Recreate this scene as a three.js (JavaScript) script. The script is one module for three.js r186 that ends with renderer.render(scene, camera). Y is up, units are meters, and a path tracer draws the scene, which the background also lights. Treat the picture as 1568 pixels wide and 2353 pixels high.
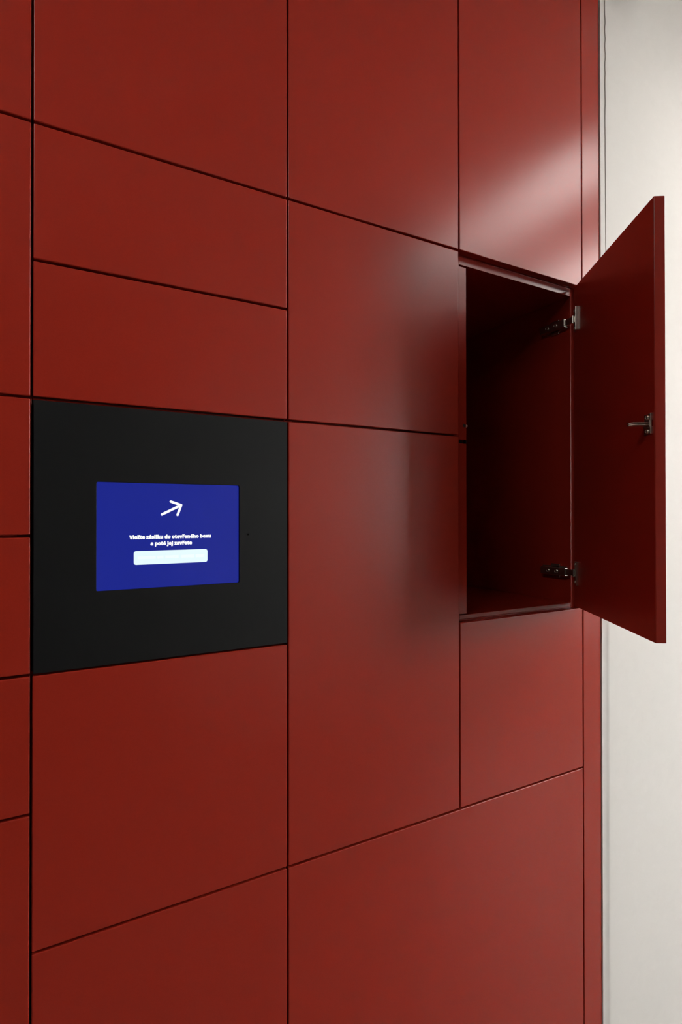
import * as THREE from 'three';
import { RoundedBoxGeometry } from 'three/addons/geometries/RoundedBoxGeometry.js';
import { mergeGeometries, mergeVertices, toCreasedNormals } from 'three/addons/utils/BufferGeometryUtils.js';
import { RectAreaLightUniformsLib } from 'three/addons/lights/RectAreaLightUniformsLib.js';
import { ImprovedNoise } from 'three/addons/math/ImprovedNoise.js';

// ---------------------------------------------------------------- camera, light, exposure
// x runs along the locker wall, z out of it into the room, locker fronts lie in z = 0.
const scene = new THREE.Scene();
scene.background = new THREE.Color().setRGB(26.0, 26.3, 26.6);   // overcast sky, seen only through the hall window
const camera = new THREE.PerspectiveCamera(86.53, 1568 / 2353, 0.02, 60);
{
  const yaw = 0.50326, pitch = 0.00554, roll = -0.00078;
  const f = new THREE.Vector3(Math.sin(yaw) * Math.cos(pitch), Math.sin(pitch), -Math.cos(yaw) * Math.cos(pitch));
  const r = new THREE.Vector3(Math.cos(yaw), 0, Math.sin(yaw));
  const u = new THREE.Vector3().crossVectors(r, f);
  const r2 = r.clone().multiplyScalar(Math.cos(roll)).addScaledVector(u, Math.sin(roll));
  const u2 = u.clone().multiplyScalar(Math.cos(roll)).addScaledVector(r, -Math.sin(roll));
  camera.position.set(0.01303, 1.63, 0.9011);
  camera.quaternion.setFromRotationMatrix(new THREE.Matrix4().makeBasis(r2, u2, f.clone().negate()));
}
const renderer = new THREE.WebGLRenderer({ antialias: true });
renderer.toneMapping = THREE.LinearToneMapping;
renderer.toneMappingExposure = 1.0;
renderer.shadowMap.enabled = true;
RectAreaLightUniformsLib.init();

const CEIL = 3.08;                                        // height of the ceiling
// ceiling panels: centre x, centre z, size x, size z, radiance
const PANELS = [
  [1.95, 1.03, 0.30, 1.20, 7.2],
  [2.82, 1.15, 0.34, 1.20, 16],
  [-0.85, 0.85, 0.30, 1.20, 8.5],
];
const WARM = new THREE.Color().setRGB(1.0, 0.965, 0.92);

// ---------------------------------------------------------------- helpers
const noise = new ImprovedNoise();
const taken = new Map();
const numbered = (n) => { const k = taken.get(n) || 0; taken.set(n, k + 1); return k ? `${n}_${String(k).padStart(3, '0')}` : n; };
function mesh(name, geo, mat, parent) {
  const m = new THREE.Mesh(geo, mat); m.name = name; m.castShadow = m.receiveShadow = true;
  if (parent) parent.add(m);
  return m;
}
function thing(name, label, category, pos = [0, 0, 0], group) {
  const g = new THREE.Group(); g.name = numbered(name); g.position.set(...pos);
  g.userData = { label, category }; if (group) g.userData.group = group;
  scene.add(g); return g;
}
function structure(name, geo, mat, label, category) {
  const m = mesh(name, geo, mat); m.userData = { kind: 'structure', label, category }; scene.add(m); return m;
}
function bx(x0, x1, y0, y1, z0, z1, r = 0, seg = 2) {
  const w = x1 - x0, h = y1 - y0, d = z1 - z0;
  let g = r > 0 ? new RoundedBoxGeometry(w, h, d, seg, r) : new THREE.BoxGeometry(w, h, d);
  g = g.index ? g.toNonIndexed() : g;
  g.translate((x0 + x1) / 2, (y0 + y1) / 2, (z0 + z1) / 2);
  return uvMetres(g);
}
function uvMetres(g) {
  const p = g.attributes.position, n = g.attributes.normal, uv = new Float32Array(p.count * 2);
  for (let i = 0; i < p.count; i++) {
    const ax = Math.abs(n.getX(i)), ay = Math.abs(n.getY(i)), az = Math.abs(n.getZ(i));
    let u, v;
    if (az >= ax && az >= ay) { u = p.getX(i); v = p.getY(i); } else if (ax >= ay) { u = p.getZ(i); v = p.getY(i); } else { u = p.getX(i); v = p.getZ(i); }
    uv[2 * i] = u; uv[2 * i + 1] = v;
  }
  g.setAttribute('uv', new THREE.BufferAttribute(uv, 2));
  return g;
}
const join = (list) => mergeGeometries(list.map((g) => (g.index ? g.toNonIndexed() : g)), false);
function cyl(r, h, axis, x, y, z, seg = 24) {
  const g = new THREE.CylinderGeometry(r, r, h, seg).toNonIndexed();
  if (axis === 'x') g.rotateZ(Math.PI / 2); if (axis === 'z') g.rotateX(Math.PI / 2);
  g.translate(x, y, z); return g;
}
function fieldTexture(size, fn) {
  const d = new Uint8Array(size * size * 4);
  for (let j = 0; j < size; j++) for (let i = 0; i < size; i++) {
    const c = fn(i / size, j / size), o = 4 * (j * size + i);
    d[o] = c[0]; d[o + 1] = c[1]; d[o + 2] = c[2]; d[o + 3] = 255;
  }
  const t = new THREE.DataTexture(d, size, size); t.wrapS = t.wrapT = THREE.RepeatWrapping;
  t.magFilter = THREE.LinearFilter; t.minFilter = THREE.LinearMipmapLinearFilter; t.generateMipmaps = true; t.needsUpdate = true;
  return t;
}
// tileable fractal noise on a torus of the unit square
function tile(u, v, per, oct, seed) {
  let s = 0, a = 1, tot = 0, k = per;
  for (let o = 0; o < oct; o++) {
    const x = u * k, y = v * k;
    const n = (ox, oy) => noise.noise(x - ox * k + 0.37, y - oy * k + 0.71, seed + 7.3 * o);
    const w = (1 - u) * (1 - v) * n(0, 0) + u * (1 - v) * n(1, 0) + (1 - u) * v * n(0, 1) + u * v * n(1, 1);
    s += a * w; tot += a; a *= 0.5; k *= 2;
  }
  return s / tot;
}

// ---------------------------------------------------------------- materials
const peel = fieldTexture(512, (u, v) => { const n = 128 + 120 * tile(u, v, 60, 3, 1.5); const c = Math.max(0, Math.min(255, n)); return [c, c, c]; });
peel.repeat.set(4, 4);
let seed = 12345; const rnd = () => { seed = (seed * 1664525 + 1013904223) >>> 0; return seed / 4294967296; };
const lacquerGrain = fieldTexture(512, () => { const c = 236 + 10 * (rnd() + rnd() - 1); return [c, c, c]; });   // very fine speckle of the lacquer
lacquerGrain.repeat.set(1.9, 1.9);
const RED = new THREE.MeshPhysicalMaterial({ color: new THREE.Color().setRGB(0.345, 0.0215, 0.010), roughness: 0.265, map: lacquerGrain, specularIntensity: 0.78 });
const BLACK = new THREE.MeshPhysicalMaterial({ color: new THREE.Color().setRGB(0.003, 0.003, 0.0033), roughness: 0.55, specularIntensity: 0.5, bumpMap: peel, bumpScale: 0.00003 });
const NICKEL = new THREE.MeshStandardMaterial({ color: new THREE.Color().setRGB(0.78, 0.75, 0.68), metalness: 1, roughness: 0.3 });
const DARK = new THREE.MeshStandardMaterial({ color: new THREE.Color().setRGB(0.012, 0.012, 0.013), roughness: 0.5 });
const plasterBump = fieldTexture(512, (u, v) => { const n = 128 + 80 * tile(u, v, 5, 5, 4.2); const c = Math.max(0, Math.min(255, n)); return [c, c, c]; });
plasterBump.repeat.set(1.1, 1.1);
const plasterTone = fieldTexture(512, (u, v) => { const n = 4 * tile(u, v, 3, 4, 12.2) + 3 * tile(u, v, 30, 2, 8.8); return [231 + n, 228 + n, 223 + n]; });
plasterTone.colorSpace = THREE.SRGBColorSpace;
const PLASTER = new THREE.MeshStandardMaterial({ map: plasterTone, roughness: 0.9, bumpMap: plasterBump, bumpScale: 0.0012 });
const CEILING = new THREE.MeshStandardMaterial({ color: new THREE.Color().setRGB(0.65, 0.64, 0.61), roughness: 0.95 });
const stoneTone = fieldTexture(512, (u, v) => { const n = 14 * tile(u, v, 6, 5, 2.2); return [132 + n, 127 + n, 120 + n]; });
stoneTone.colorSpace = THREE.SRGBColorSpace;
const STONE = new THREE.MeshStandardMaterial({ map: stoneTone, roughness: 0.45 });
const GREY_PAINT = new THREE.MeshStandardMaterial({ color: new THREE.Color().setRGB(0.1, 0.1, 0.1), roughness: 0.8 });
const WHITE_METAL = new THREE.MeshStandardMaterial({ color: 0xeeeeea, roughness: 0.5 });

// ---------------------------------------------------------------- room shell
const X0 = -3.2, X1 = 5.5, Z1 = 3.3, T = 0.15;
structure('floor', bx(X0, X1, -T, 0, -0.75, Z1), STONE, 'pale beige stone floor in front of the lockers', 'floor');
structure('ceiling', bx(X0, X1, CEIL, CEIL + T, -0.75, Z1), CEILING, 'white plastered ceiling above the lockers', 'ceiling');
structure('wall_left', bx(X0 - T, X0, -T, CEIL + T, -0.75, Z1), GREY_PAINT, 'dark grey painted wall at the far end of the hall', 'wall');
structure('wall_right', bx(X1, X1 + T, -T, CEIL + T, -0.75, Z1), PLASTER, 'cream plaster wall closing the hall', 'wall');
const WX0 = 3.68, WX1 = 5.35, WY0 = 1.2, WY1 = 2.85;          // window opening in the wall facing the lockers
structure('wall_front', join([bx(0.9, X1, -T, WY0, Z1, Z1 + T), bx(0.9, X1, WY1, CEIL + T, Z1, Z1 + T), bx(0.9, WX0, WY0, WY1, Z1, Z1 + T), bx(WX1, X1, WY0, WY1, Z1, Z1 + T)]), PLASTER, 'cream plaster wall with a large window facing the lockers', 'wall');
structure('wall_front_left', bx(X0, 0.9, -T, CEIL + T, Z1, Z1 + T), GREY_PAINT, 'dark grey painted wall facing the outermost locker column', 'wall');
{
  const g = new THREE.Group(); g.name = 'window_1'; g.userData = { kind: 'structure', label: 'large white-framed window opposite the lockers', category: 'window' }; scene.add(g);
  const f0 = Z1 + 0.05, f1 = Z1 + 0.1, b = 0.05, m = (WX0 + WX1) / 2;
  mesh('window_frame', join([bx(WX0, WX1, WY0, WY0 + b, f0, f1), bx(WX0, WX1, WY1 - b, WY1, f0, f1), bx(WX0, WX0 + b, WY0 + b, WY1 - b, f0, f1), bx(WX1 - b, WX1, WY0 + b, WY1 - b, f0, f1), bx(m - 0.03, m + 0.03, WY0 + b, WY1 - b, f0, f1)]), WHITE_METAL, g);
  const glass = new THREE.MeshPhysicalMaterial({ color: 0xffffff, transmission: 1, thickness: 0, roughness: 0, ior: 1.5 });
  for (const [p, q] of [[WX0 + b, m - 0.03], [m + 0.03, WX1 - b]]) { const pane = new THREE.PlaneGeometry(q - p, WY1 - WY0 - 2 * b); pane.translate((p + q) / 2, (WY0 + WY1) / 2, Z1 + 0.075); mesh('window_pane', pane, glass, g); }
}
structure('pavement', bx(-6, 12, -T - 0.1, -T, Z1 + T, Z1 + 14), STONE, 'grey pavement outside the hall window', 'pavement');
structure('wall_rear', bx(X0, X1, -T, CEIL + T, -0.75 - T, -0.75), PLASTER, 'plaster wall behind the lockers', 'wall');
structure('wall_niche', bx(X0, -0.41, 0, CEIL, -0.75, 0.014), PLASTER, 'cream plaster wall before the first locker column', 'wall');

// plaster wall beside the lockers: stands a little proud, with a hand-trowelled left arris and a cove to the ceiling
{
  const ys = []; for (let y = 0; y <= CEIL + 1e-6; y += 0.01) ys.push(y);
  const chips = [[2.905, 0.0022, 0.012], [2.86, 0.0028, 0.010], [2.815, 0.003, 0.014], [2.77, 0.0016, 0.008], [2.70, 0.0014, 0.02], [1.44, 0.001, 0.03]];
  const COVE = 0.2, pts = [], cols = [];
  const xs = [0, 0.004, 0.02]; for (let x = 0.05; x < X1 - 1.30; x += x < 0.8 ? 0.03 : 0.12) xs.push(x); xs.push(X1 - 1.2945);
  for (const y of ys) {
    const up = Math.max(0, Math.min(1, (y - 2.0) / 0.7));      // towards the top the joint filler lies deeper and is chipped
    let e = 1.2692 + 0.0195 - 0.004 * up + 0.0005 * noise.noise(y * 9, 1.3, 0.2) + 0.0003 * noise.noise(y * 40, 2.3, 0.2);
    for (const [cy, a, w] of chips) e += a * Math.exp(-(((y - cy) / w) ** 2));
    const step = 0.0009 + 0.0017 * up, zf0 = 0.005 + 0.002 * up;
    const cove = y > CEIL - COVE ? COVE - Math.sqrt(Math.max(0, COVE * COVE - (y - (CEIL - COVE)) ** 2)) : 0;
    const row = [[1.2692, -0.6], [1.2692, -0.002], [1.2694, zf0 - step - 0.0012], [e, zf0 - step]];
    for (let i = 0; i < xs.length; i++) {
      const x = i === 0 ? e + 0.0008 : 1.2945 + xs[i];
      const z = zf0 + 0.004 * noise.noise(x * 2.2, y * 1.7, 5.1) * Math.min(1, xs[i] * 6) + (i === 0 ? -0.0004 : 0) + cove * Math.min(1, xs[i] * 14);
      row.push([Math.max(x, e + 0.0008), z]);
    }
    row.push([X1, -0.6]);
    pts.push(row.map(([x, z]) => [x, y, z]));
  }
  const nC = pts[0].length, pos = [], idx = [];
  pts.forEach((r) => r.forEach((p) => pos.push(...p)));
  for (let j = 0; j < pts.length - 1; j++) for (let i = 0; i < nC - 1; i++) { const a = j * nC + i, b = a + 1, c = a + nC, d = c + 1; idx.push(a, b, c, b, d, c); }
  let g = new THREE.BufferGeometry(); g.setAttribute('position', new THREE.Float32BufferAttribute(pos, 3)); g.setIndex(idx);
  g = toCreasedNormals(g, 0.7);
  structure('wall_back', uvMetres(g), PLASTER, 'cream plaster wall with rough trowelled edge beside the red lockers', 'wall');
}

// ceiling lights: glowing diffuser, slim frame and an area light of the same size just below
PANELS.forEach(([cx, cz, w, d, L], i) => {
  const t = thing('ceiling_light', ['long ceiling light panel over the wall beside the lockers', 'long ceiling light panel farther along the plaster wall', 'long ceiling light panel over the first locker columns'][i], 'ceiling light', [cx, CEIL - 0.04, cz]);
  mesh('frame', join([bx(-w / 2 - 0.012, w / 2 + 0.012, 0, 0.04, -d / 2 - 0.012, -d / 2, 0), bx(-w / 2 - 0.012, w / 2 + 0.012, 0, 0.04, d / 2, d / 2 + 0.012, 0), bx(-w / 2 - 0.012, -w / 2, 0, 0.04, -d / 2, d / 2, 0), bx(w / 2, w / 2 + 0.012, 0, 0.04, -d / 2, d / 2, 0)]), WHITE_METAL, t);
  mesh('diffuser', bx(-w / 2, w / 2, 0.006, 0.03, -d / 2, d / 2), new THREE.MeshStandardMaterial({ color: 0xffffff, emissive: WARM, emissiveIntensity: 1, roughness: 0.6 }), t);
  const l = new THREE.RectAreaLight(WARM, L, w, d); l.position.set(cx, CEIL - 0.042, cz); l.lookAt(cx, 0, cz); scene.add(l);
});

// ---------------------------------------------------------------- lockers
const GX = 0.0015, GY = 0.002, TH = 0.019, R = 0.0018, DEPTH = 0.55, PW = 0.018;
const doorGeo = (w, h) => uvMetres(bx(-w / 2, w / 2, 0, h, -TH, 0, R, 3));
function carcassPanels(w, h) {            // open box of boards behind a door, origin at bottom centre of the front plane
  const z0 = -DEPTH, z1 = -0.021;
  return {
    side_panel: [bx(-w / 2, -w / 2 + PW, 0, h, z0, z1, 0.0008, 1), bx(w / 2 - PW, w / 2, 0, h, z0, z1, 0.0008, 1)],
    top_panel: [bx(-w / 2 + PW, w / 2 - PW, h - PW, h, z0, z1, 0.0008, 1)],
    bottom_panel: [bx(-w / 2 + PW, w / 2 - PW, 0, 0.0095, z0, z1, 0.0008, 1)],
    back_panel: [bx(-w / 2 + PW, w / 2 - PW, 0.0095, h - PW, z0, z0 + 0.01)],
  };
}
// [x0, x1, y0, y1, label]
const LOCKERS = [
  [-0.4, 0, 2.2, 3.0, 'closed red locker at the top of the outermost column, left of the screen column'],
  [-0.4, 0, 1.8, 2.2, 'closed red locker left of the two shallow lockers above the screen'],
  [-0.4, 0, 1.6, 1.8, 'shallow red locker directly left of the upper half of the black screen panel'],
  [-0.4, 0, 1.4, 1.6, 'shallow red locker directly left of the lower half of the black screen panel'],
  [-0.4, 0, 1.2, 1.4, 'shallow red locker beside the upper half of the square locker under the screen'],
  [-0.4, 0, 0.2, 1.2, 'tall red locker at the foot of the outermost column, left of the screen column'],
  [0, 0.4, 2.2, 3.0, 'tall closed red locker at the top of the screen column'],
  [0, 0.4, 2.0, 2.2, 'upper of two shallow red lockers stacked above the black screen panel'],
  [0, 0.4, 1.8, 2.0, 'lower of two shallow red lockers, directly above the black screen panel'],
  [0, 0.4, 1.0, 1.4, 'square red locker directly below the black screen panel'],
  [0, 0.4, 0.2, 1.0, 'tall red locker at the foot of the screen column beside the double-width door'],
  [0.4, 0.8, 2.2, 3.0, 'tall closed red locker at the top between the screen column and the open locker column'],
  [0.4, 0.8, 1.8, 2.2, 'square red locker right beside the upper half of the open locker'],
  [0.4, 0.8, 1.0, 1.8, 'tall red locker between the black screen panel and the open locker'],
  [0.8, 1.2, 2.2, 3.0, 'tall closed red locker directly above the open one, with a bright reflection'],
  [0.8, 1.2, 1.0, 1.4, 'square red locker directly below the open one'],
  [0.4, 1.2, 0.2, 1.0, 'double-width red locker at the foot beside the narrow filler panel'],
];
for (const [x0, x1, y0, y1, label] of LOCKERS) {
  const w = x1 - x0, h = y1 - y0;
  const t = thing('parcel_locker', label, 'locker', [(x0 + x1) / 2, y0, 0]);
  const d = mesh('door', doorGeo(w - 2 * GX, h - 2 * GY), RED, t); d.position.y = GY;
  const c = carcassPanels(w, h);
  mesh('carcass', join(Object.values(c).flat()), RED, t);
}
// narrow filler panel, plinth and top board
{
  const t = thing('filler_panel', 'narrow full-height red filler strip between the lockers and the plaster wall', 'panel', [1.2, 0, 0]);
  mesh('board', bx(GX, 0.069, 0.2, 3.0, -TH, 0, R, 3), RED, t);
  mesh('batten', bx(0.003, 0.066, 0.2, 3.0, -0.08, -0.0205), RED, t);
  const p = thing('plinth', 'recessed dark red plinth board under the lockers', 'plinth', [0, 0, 0]);
  mesh('board', bx(-0.4, 1.266, 0, 0.198, -0.08, -0.06, 0.001, 1), RED, p);
  const q = thing('top_board', 'red closing board between the lockers and the ceiling', 'panel', [0, 3.0, 0]);
  mesh('board', bx(-0.4, 1.266, 0.003, CEIL - 3.0, -TH, -0.002, 0.001, 1), RED, q);
}

// ---------------------------------------------------------------- black terminal with the tablet screen
{
  const t = thing('screen_terminal', 'black square panel with a lit blue touch screen set among the red lockers', 'terminal', [0, 1.4, 0]);
  const w0 = 0.003, w1 = 0.3985, h0 = 0.0015, h1 = 0.3965;
  const s = new THREE.Shape(); s.moveTo(w0, h0); s.lineTo(w1, h0); s.lineTo(w1, h1); s.lineTo(w0, h1); s.closePath();
  const L = 0.0853, Rr = 0.3108, B = 0.1138, Tp = 0.2814, rr = 0.003, o = new THREE.Path();
  o.moveTo(L + rr, B); o.lineTo(Rr - rr, B); o.absarc(Rr - rr, B + rr, rr, -Math.PI / 2, 0); o.lineTo(Rr, Tp - rr); o.absarc(Rr - rr, Tp - rr, rr, 0, Math.PI / 2);
  o.lineTo(L + rr, Tp); o.absarc(L + rr, Tp - rr, rr, Math.PI / 2, Math.PI); o.lineTo(L, B + rr); o.absarc(L + rr, B + rr, rr, Math.PI, 1.5 * Math.PI);
  s.holes.push(o);
  const lens = new THREE.Path(); lens.absarc(0.3254, 0.1966, 0.0022, 0, Math.PI * 2); s.holes.push(lens);
  const g = new THREE.ExtrudeGeometry(s, { depth: 0.004, bevelEnabled: true, bevelThickness: 0.0006, bevelSize: 0.0005, bevelSegments: 2, curveSegments: 8 });
  g.translate(0, 0, -0.0046 - 0.0005);
  mesh('face_plate', uvMetres(g), BLACK, t);
  mesh('housing', join([bx(0.001, 0.399, 0, 0.4, -0.06, -0.0205), bx(0.012, 0.388, 0.012, 0.388, -0.0205, -0.0085)]), DARK, t);

  const W = 1344, H = 1000, cv = document.createElement('canvas'); cv.width = W; cv.height = H;
  const c = cv.getContext('2d');
  c.fillStyle = 'rgb(29,39,139)'; c.fillRect(0, 0, W, H);
  c.strokeStyle = '#fff'; c.lineCap = 'round'; c.lineJoin = 'round'; c.lineWidth = 24;
  c.beginPath(); c.moveTo(582, 302); c.lineTo(762, 212); c.stroke();
  c.beginPath(); c.moveTo(664, 178); c.lineTo(762, 212); c.lineTo(728, 306); c.stroke();
  c.fillStyle = '#fff'; c.textAlign = 'center'; c.textBaseline = 'alphabetic';
  const line = (str, x, y, width, size) => {
    c.font = `bold ${size}px sans-serif`; const m = c.measureText(str).width;
    c.save(); c.translate(x, y); c.scale(width / m, 1); c.lineWidth = 5; c.strokeText(str, 0, 0); c.fillText(str, 0, 0); c.restore();
  };
  line('Vložte zásilku do otevřeného boxu', 673, 530, 762, 45);
  line('a poté jej zavřete', 672, 592, 388, 45);
  c.fillStyle = 'rgb(231,252,255)';
  const bx0 = 329, by0 = 643, bw = 689, bh = 128, br = 22;
  c.beginPath(); c.moveTo(bx0 + br, by0); c.arcTo(bx0 + bw, by0, bx0 + bw, by0 + bh, br); c.arcTo(bx0 + bw, by0 + bh, bx0, by0 + bh, br); c.arcTo(bx0, by0 + bh, bx0, by0, br); c.arcTo(bx0, by0, bx0 + bw, by0, br); c.closePath(); c.fill();
  c.fillStyle = 'rgb(242,254,255)';                       // washed-out line of words on the button, not legible in the photograph
  for (const [a, b] of [[0.05, 0.285], [0.3, 0.39], [0.41, 0.595], [0.625, 0.81], [0.83, 0.955]]) { c.beginPath(); c.moveTo(bx0 + a * bw, by0 + 50); c.lineTo(bx0 + b * bw, by0 + 50); c.lineTo(bx0 + b * bw, by0 + 78); c.lineTo(bx0 + a * bw, by0 + 78); c.closePath(); c.fill(); }
  const tx = new THREE.CanvasTexture(cv); tx.colorSpace = THREE.SRGBColorSpace;
  const screenMat = new THREE.MeshPhysicalMaterial({ color: 0x020203, roughness: 0.2, specularIntensity: 0.35, emissive: 0xffffff, emissiveMap: tx, emissiveIntensity: 1.0 });
  const dg = new THREE.BoxGeometry(Rr - L + 0.002, Tp - B + 0.002, 0.002);
  { const uv = dg.attributes.uv, nn = dg.attributes.normal; for (let i = 0; i < uv.count; i++) if (Math.abs(nn.getZ(i)) < 0.5) uv.setXY(i, 0.01, 0.01); }
  const dm = mesh('screen', dg, screenMat, t); dm.position.set((L + Rr) / 2, (B + Tp) / 2, -0.0068);
  dm.userData.label = 'blue screen with a white arrow, two lines of text and a white button';
  mesh('camera_lens', join([cyl(0.0022, 0.002, 'z', 0.3254, 0.1966, -0.0044, 20)]), new THREE.MeshPhysicalMaterial({ color: 0x060608, roughness: 0.08 }), t);
}

// ---------------------------------------------------------------- the open locker
{
  const t = thing('parcel_locker', 'open empty red locker with its door swung out on two metal hinges', 'locker', [1.0, 1.4, 0]);
  const w = 0.4, h = 0.8, c = carcassPanels(w, h);
  for (const [n, list] of Object.entries(c)) for (const g of list) mesh(n, g, RED, t);
  // lock post on the closing side, notched for the bolt
  const px0 = -0.182, px1 = -0.1615, zf = -0.021, yb = 0.0115, yt = 0.7785, s0 = 0.3875, s1 = 0.3965;
  const post = mesh('lock_post', join([bx(px0 - 0.0175, px1, yb, s0, -0.13, zf, 0.0008, 2), bx(px0 - 0.0175, px1, s1, yt, -0.13, zf, 0.0008, 2), bx(px0 - 0.0175, px0 + 0.0005, s0 - 0.001, s1 + 0.001, -0.13, zf - 0.001), bx(px0, px1 - 0.001, s0 - 0.001, s1 + 0.001, -0.13, zf - 0.02)]), RED, t);
  const sl = mesh('bolt_slot', join([bx(px0 + 0.001, px1 - 0.0012, s0 + 0.0002, s1 - 0.0002, zf - 0.0198, zf - 0.012), cyl(0.0052, 0.0012, 'x', px1 + 0.0006, (s0 + s1) / 2, zf - 0.006, 20)]), DARK, post); sl.userData.label = 'black bolt slot';
  mesh('pin_hole', cyl(0.0042, 0.001, 'z', -0.1675, 0.4276, zf + 0.0002, 24), DARK, post).userData.label = 'small dark round hole';
  mesh('hole_rim', join([new THREE.TorusGeometry(0.0045, 0.0005, 8, 28).toNonIndexed().translate(-0.1675, 0.4276, zf + 0.0003)]), RED, post);
  const pin = mesh('screw', new THREE.SphereGeometry(0.0032, 16, 12).toNonIndexed().translate(px1 + 0.0022, 0.4276, zf - 0.003), NICKEL, post); pin.userData.label = 'shiny screw head';

  // door: turned about its hinge edge; own frame: x from the hinge edge towards the free edge, z outwards
  const ang = THREE.MathUtils.degToRad(57.4);
  const dw = 0.397, dh = 0.796;
  const door = mesh('door', uvMetres(bx(0, dw, 0, dh, 0, 0.0195, R, 3)), RED, t);
  // inner hinge-side corner and directions in the locker's frame
  const ux = -Math.cos(ang), uz = Math.sin(ang), nx = Math.sin(ang), nz = Math.cos(ang);
  door.position.set(0.1806, 0.002, -0.010);
  door.setRotationFromMatrix(new THREE.Matrix4().makeBasis(new THREE.Vector3(ux, 0, uz), new THREE.Vector3(0, -1, 0), new THREE.Vector3(nx, 0, nz)));
  door.position.y += dh;                                   // the frame above hangs downwards, so it starts at the top edge
  // strike bolt on the inside of the door
  const sy = dh - (0.394 - 0.002), sx = dw - 0.0225;
  const strike = mesh('strike_plate', join([
    bx(sx - 0.012, sx + 0.016, sy - 0.0185, sy - 0.006, -0.0015, 0.0002, 0.0005, 1), bx(sx - 0.012, sx + 0.016, sy + 0.006, sy + 0.0185, -0.0015, 0.0002, 0.0005, 1),
    bx(sx - 0.012, sx + 0.016, sy - 0.0065, sy + 0.0065, -0.0032, -0.0012, 0.0006, 1),
    bx(sx + 0.0145, sx + 0.0162, sy - 0.0188, sy - 0.0055, -0.0045, 0.0002, 0.0007, 2), bx(sx + 0.0145, sx + 0.0162, sy + 0.0055, sy + 0.0188, -0.0045, 0.0002, 0.0007, 2), bx(sx + 0.0145, sx + 0.0162, sy - 0.0062, sy + 0.0062, -0.0062, -0.002, 0.0007, 2)]), NICKEL, door);
  {
    const b = new THREE.Shape(); b.moveTo(-0.009, 0); b.lineTo(0.010, 0); b.lineTo(0.010, 0.027); b.lineTo(0.004, 0.033); b.lineTo(-0.004, 0.033); b.lineTo(-0.009, 0.027); b.closePath();
    const g1 = new THREE.ExtrudeGeometry(b, { depth: 0.0016, bevelEnabled: true, bevelThickness: 0.0003, bevelSize: 0.0003, bevelSegments: 1 });
    g1.rotateX(-Math.PI / 2);                              // blade stands inwards, off the door's inner face
    const g2 = g1.clone();
    g1.translate(sx, sy - 0.0026, -0.003); g2.translate(sx, sy + 0.0008, -0.003);
    mesh('bolt_blade', join([g1, g2]), NICKEL, door);
    for (const s of [-1, 1]) mesh('screw', join([cyl(0.0042, 0.0016, 'z', sx - 0.001, sy + s * 0.0125, -0.0022, 24), new THREE.TorusGeometry(0.0036, 0.0007, 8, 24).toNonIndexed().translate(sx - 0.001, sy + s * 0.0125, -0.0031)]), NICKEL, door);
  }
  // two concealed hinges
  const M = new THREE.Matrix4().makeBasis(new THREE.Vector3(ux, 0, uz), new THREE.Vector3(0, 1, 0), new THREE.Vector3(nx, 0, nz)).setPosition(0.1806, 0, -0.010);
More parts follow.
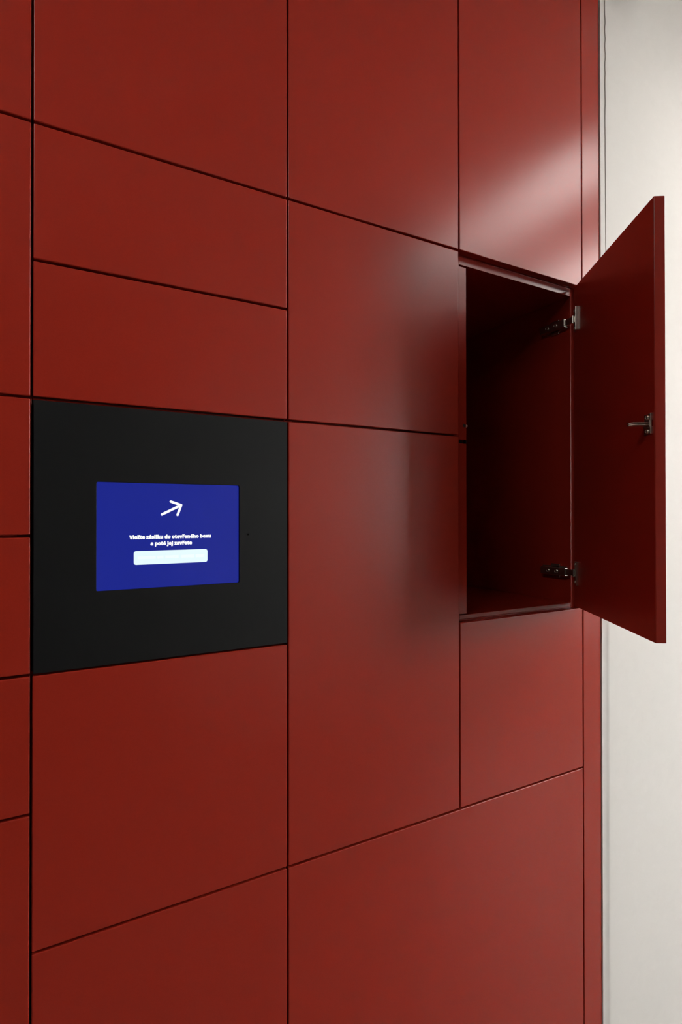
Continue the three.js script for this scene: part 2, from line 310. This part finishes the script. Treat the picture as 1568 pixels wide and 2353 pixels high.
  for (const hy of [0.714, 0.086]) {
    const hg = new THREE.Group(); hg.name = 'hinge'; hg.position.set(0, hy, 0); t.add(hg);
    const xi = 0.182;                                      // inner face of the side board
    mesh('mounting_plate', join([bx(xi - 0.004, xi, -0.0125, 0.0125, -0.106, -0.030, 0.001, 1), bx(xi - 0.004, xi, -0.018, 0.018, -0.078, -0.052, 0.001, 1)]), NICKEL, hg);
    mesh('arm', join([bx(xi - 0.0165, xi - 0.0148, -0.0095, 0.0095, -0.102, -0.026, 0.0006, 1), bx(xi - 0.016, xi - 0.003, 0.0082, 0.0098, -0.102, -0.026, 0.0006, 1), bx(xi - 0.016, xi - 0.003, -0.0098, -0.0082, -0.102, -0.026, 0.0006, 1)]), NICKEL, hg);
    for (const z of [-0.052, -0.078]) mesh('screw', join([cyl(0.0042, 0.002, 'x', xi - 0.0172, 0, z, 20), new THREE.TorusGeometry(0.0036, 0.0007, 8, 20).toNonIndexed().rotateY(Math.PI / 2).translate(xi - 0.0182, 0, z)]), NICKEL, hg);
    // link between arm and cup
    const a = new THREE.Vector3(xi - 0.0125, 0, -0.030), b = new THREE.Vector3(0.019, 0, -0.005).applyMatrix4(M);
    const len = a.distanceTo(b), lg = join([bx(-len / 2, len / 2, -0.0068, 0.0068, -0.0012, 0.0012, 0.0006, 1), bx(-len / 2, len / 2, 0.0058, 0.0072, -0.0035, 0.001, 0.0005, 1), bx(-len / 2, len / 2, -0.0072, -0.0058, -0.0035, 0.001, 0.0005, 1), cyl(0.0022, 0.0185, 'y', -len / 2, 0, 0, 14), cyl(0.0022, 0.0185, 'y', len / 2 - 0.004, 0, 0, 14)]);
    const dir = b.clone().sub(a).normalize();
    const link = mesh('link', lg, NICKEL, hg); link.position.copy(a).add(b).multiplyScalar(0.5);
    link.setRotationFromMatrix(new THREE.Matrix4().makeBasis(dir, new THREE.Vector3(0, 1, 0), new THREE.Vector3().crossVectors(dir, new THREE.Vector3(0, 1, 0))));
    // cup flange on the door
    const cg = join([bx(0.006, 0.028, -0.0285, 0.0285, -0.0016, 0.0004, 0.0006, 1), bx(0.0265, 0.0293, -0.029, 0.029, -0.006, 0.0002, 0.0009, 2),
      cyl(0.0095, 0.004, 'z', 0.0165, 0, -0.0025, 28)]);
    const cup = mesh('cup_flange', cg, NICKEL, hg); cup.applyMatrix4(M);
    for (const s of [-1, 1]) { const sc = mesh('screw', join([cyl(0.0038, 0.0018, 'z', 0.0145, s * 0.0215, -0.0024, 20), new THREE.TorusGeometry(0.0032, 0.0006, 8, 20).toNonIndexed().translate(0.0145, s * 0.0215, -0.0033)]), NICKEL, hg); sc.applyMatrix4(M); }
  }
}

renderer.render(scene, camera);
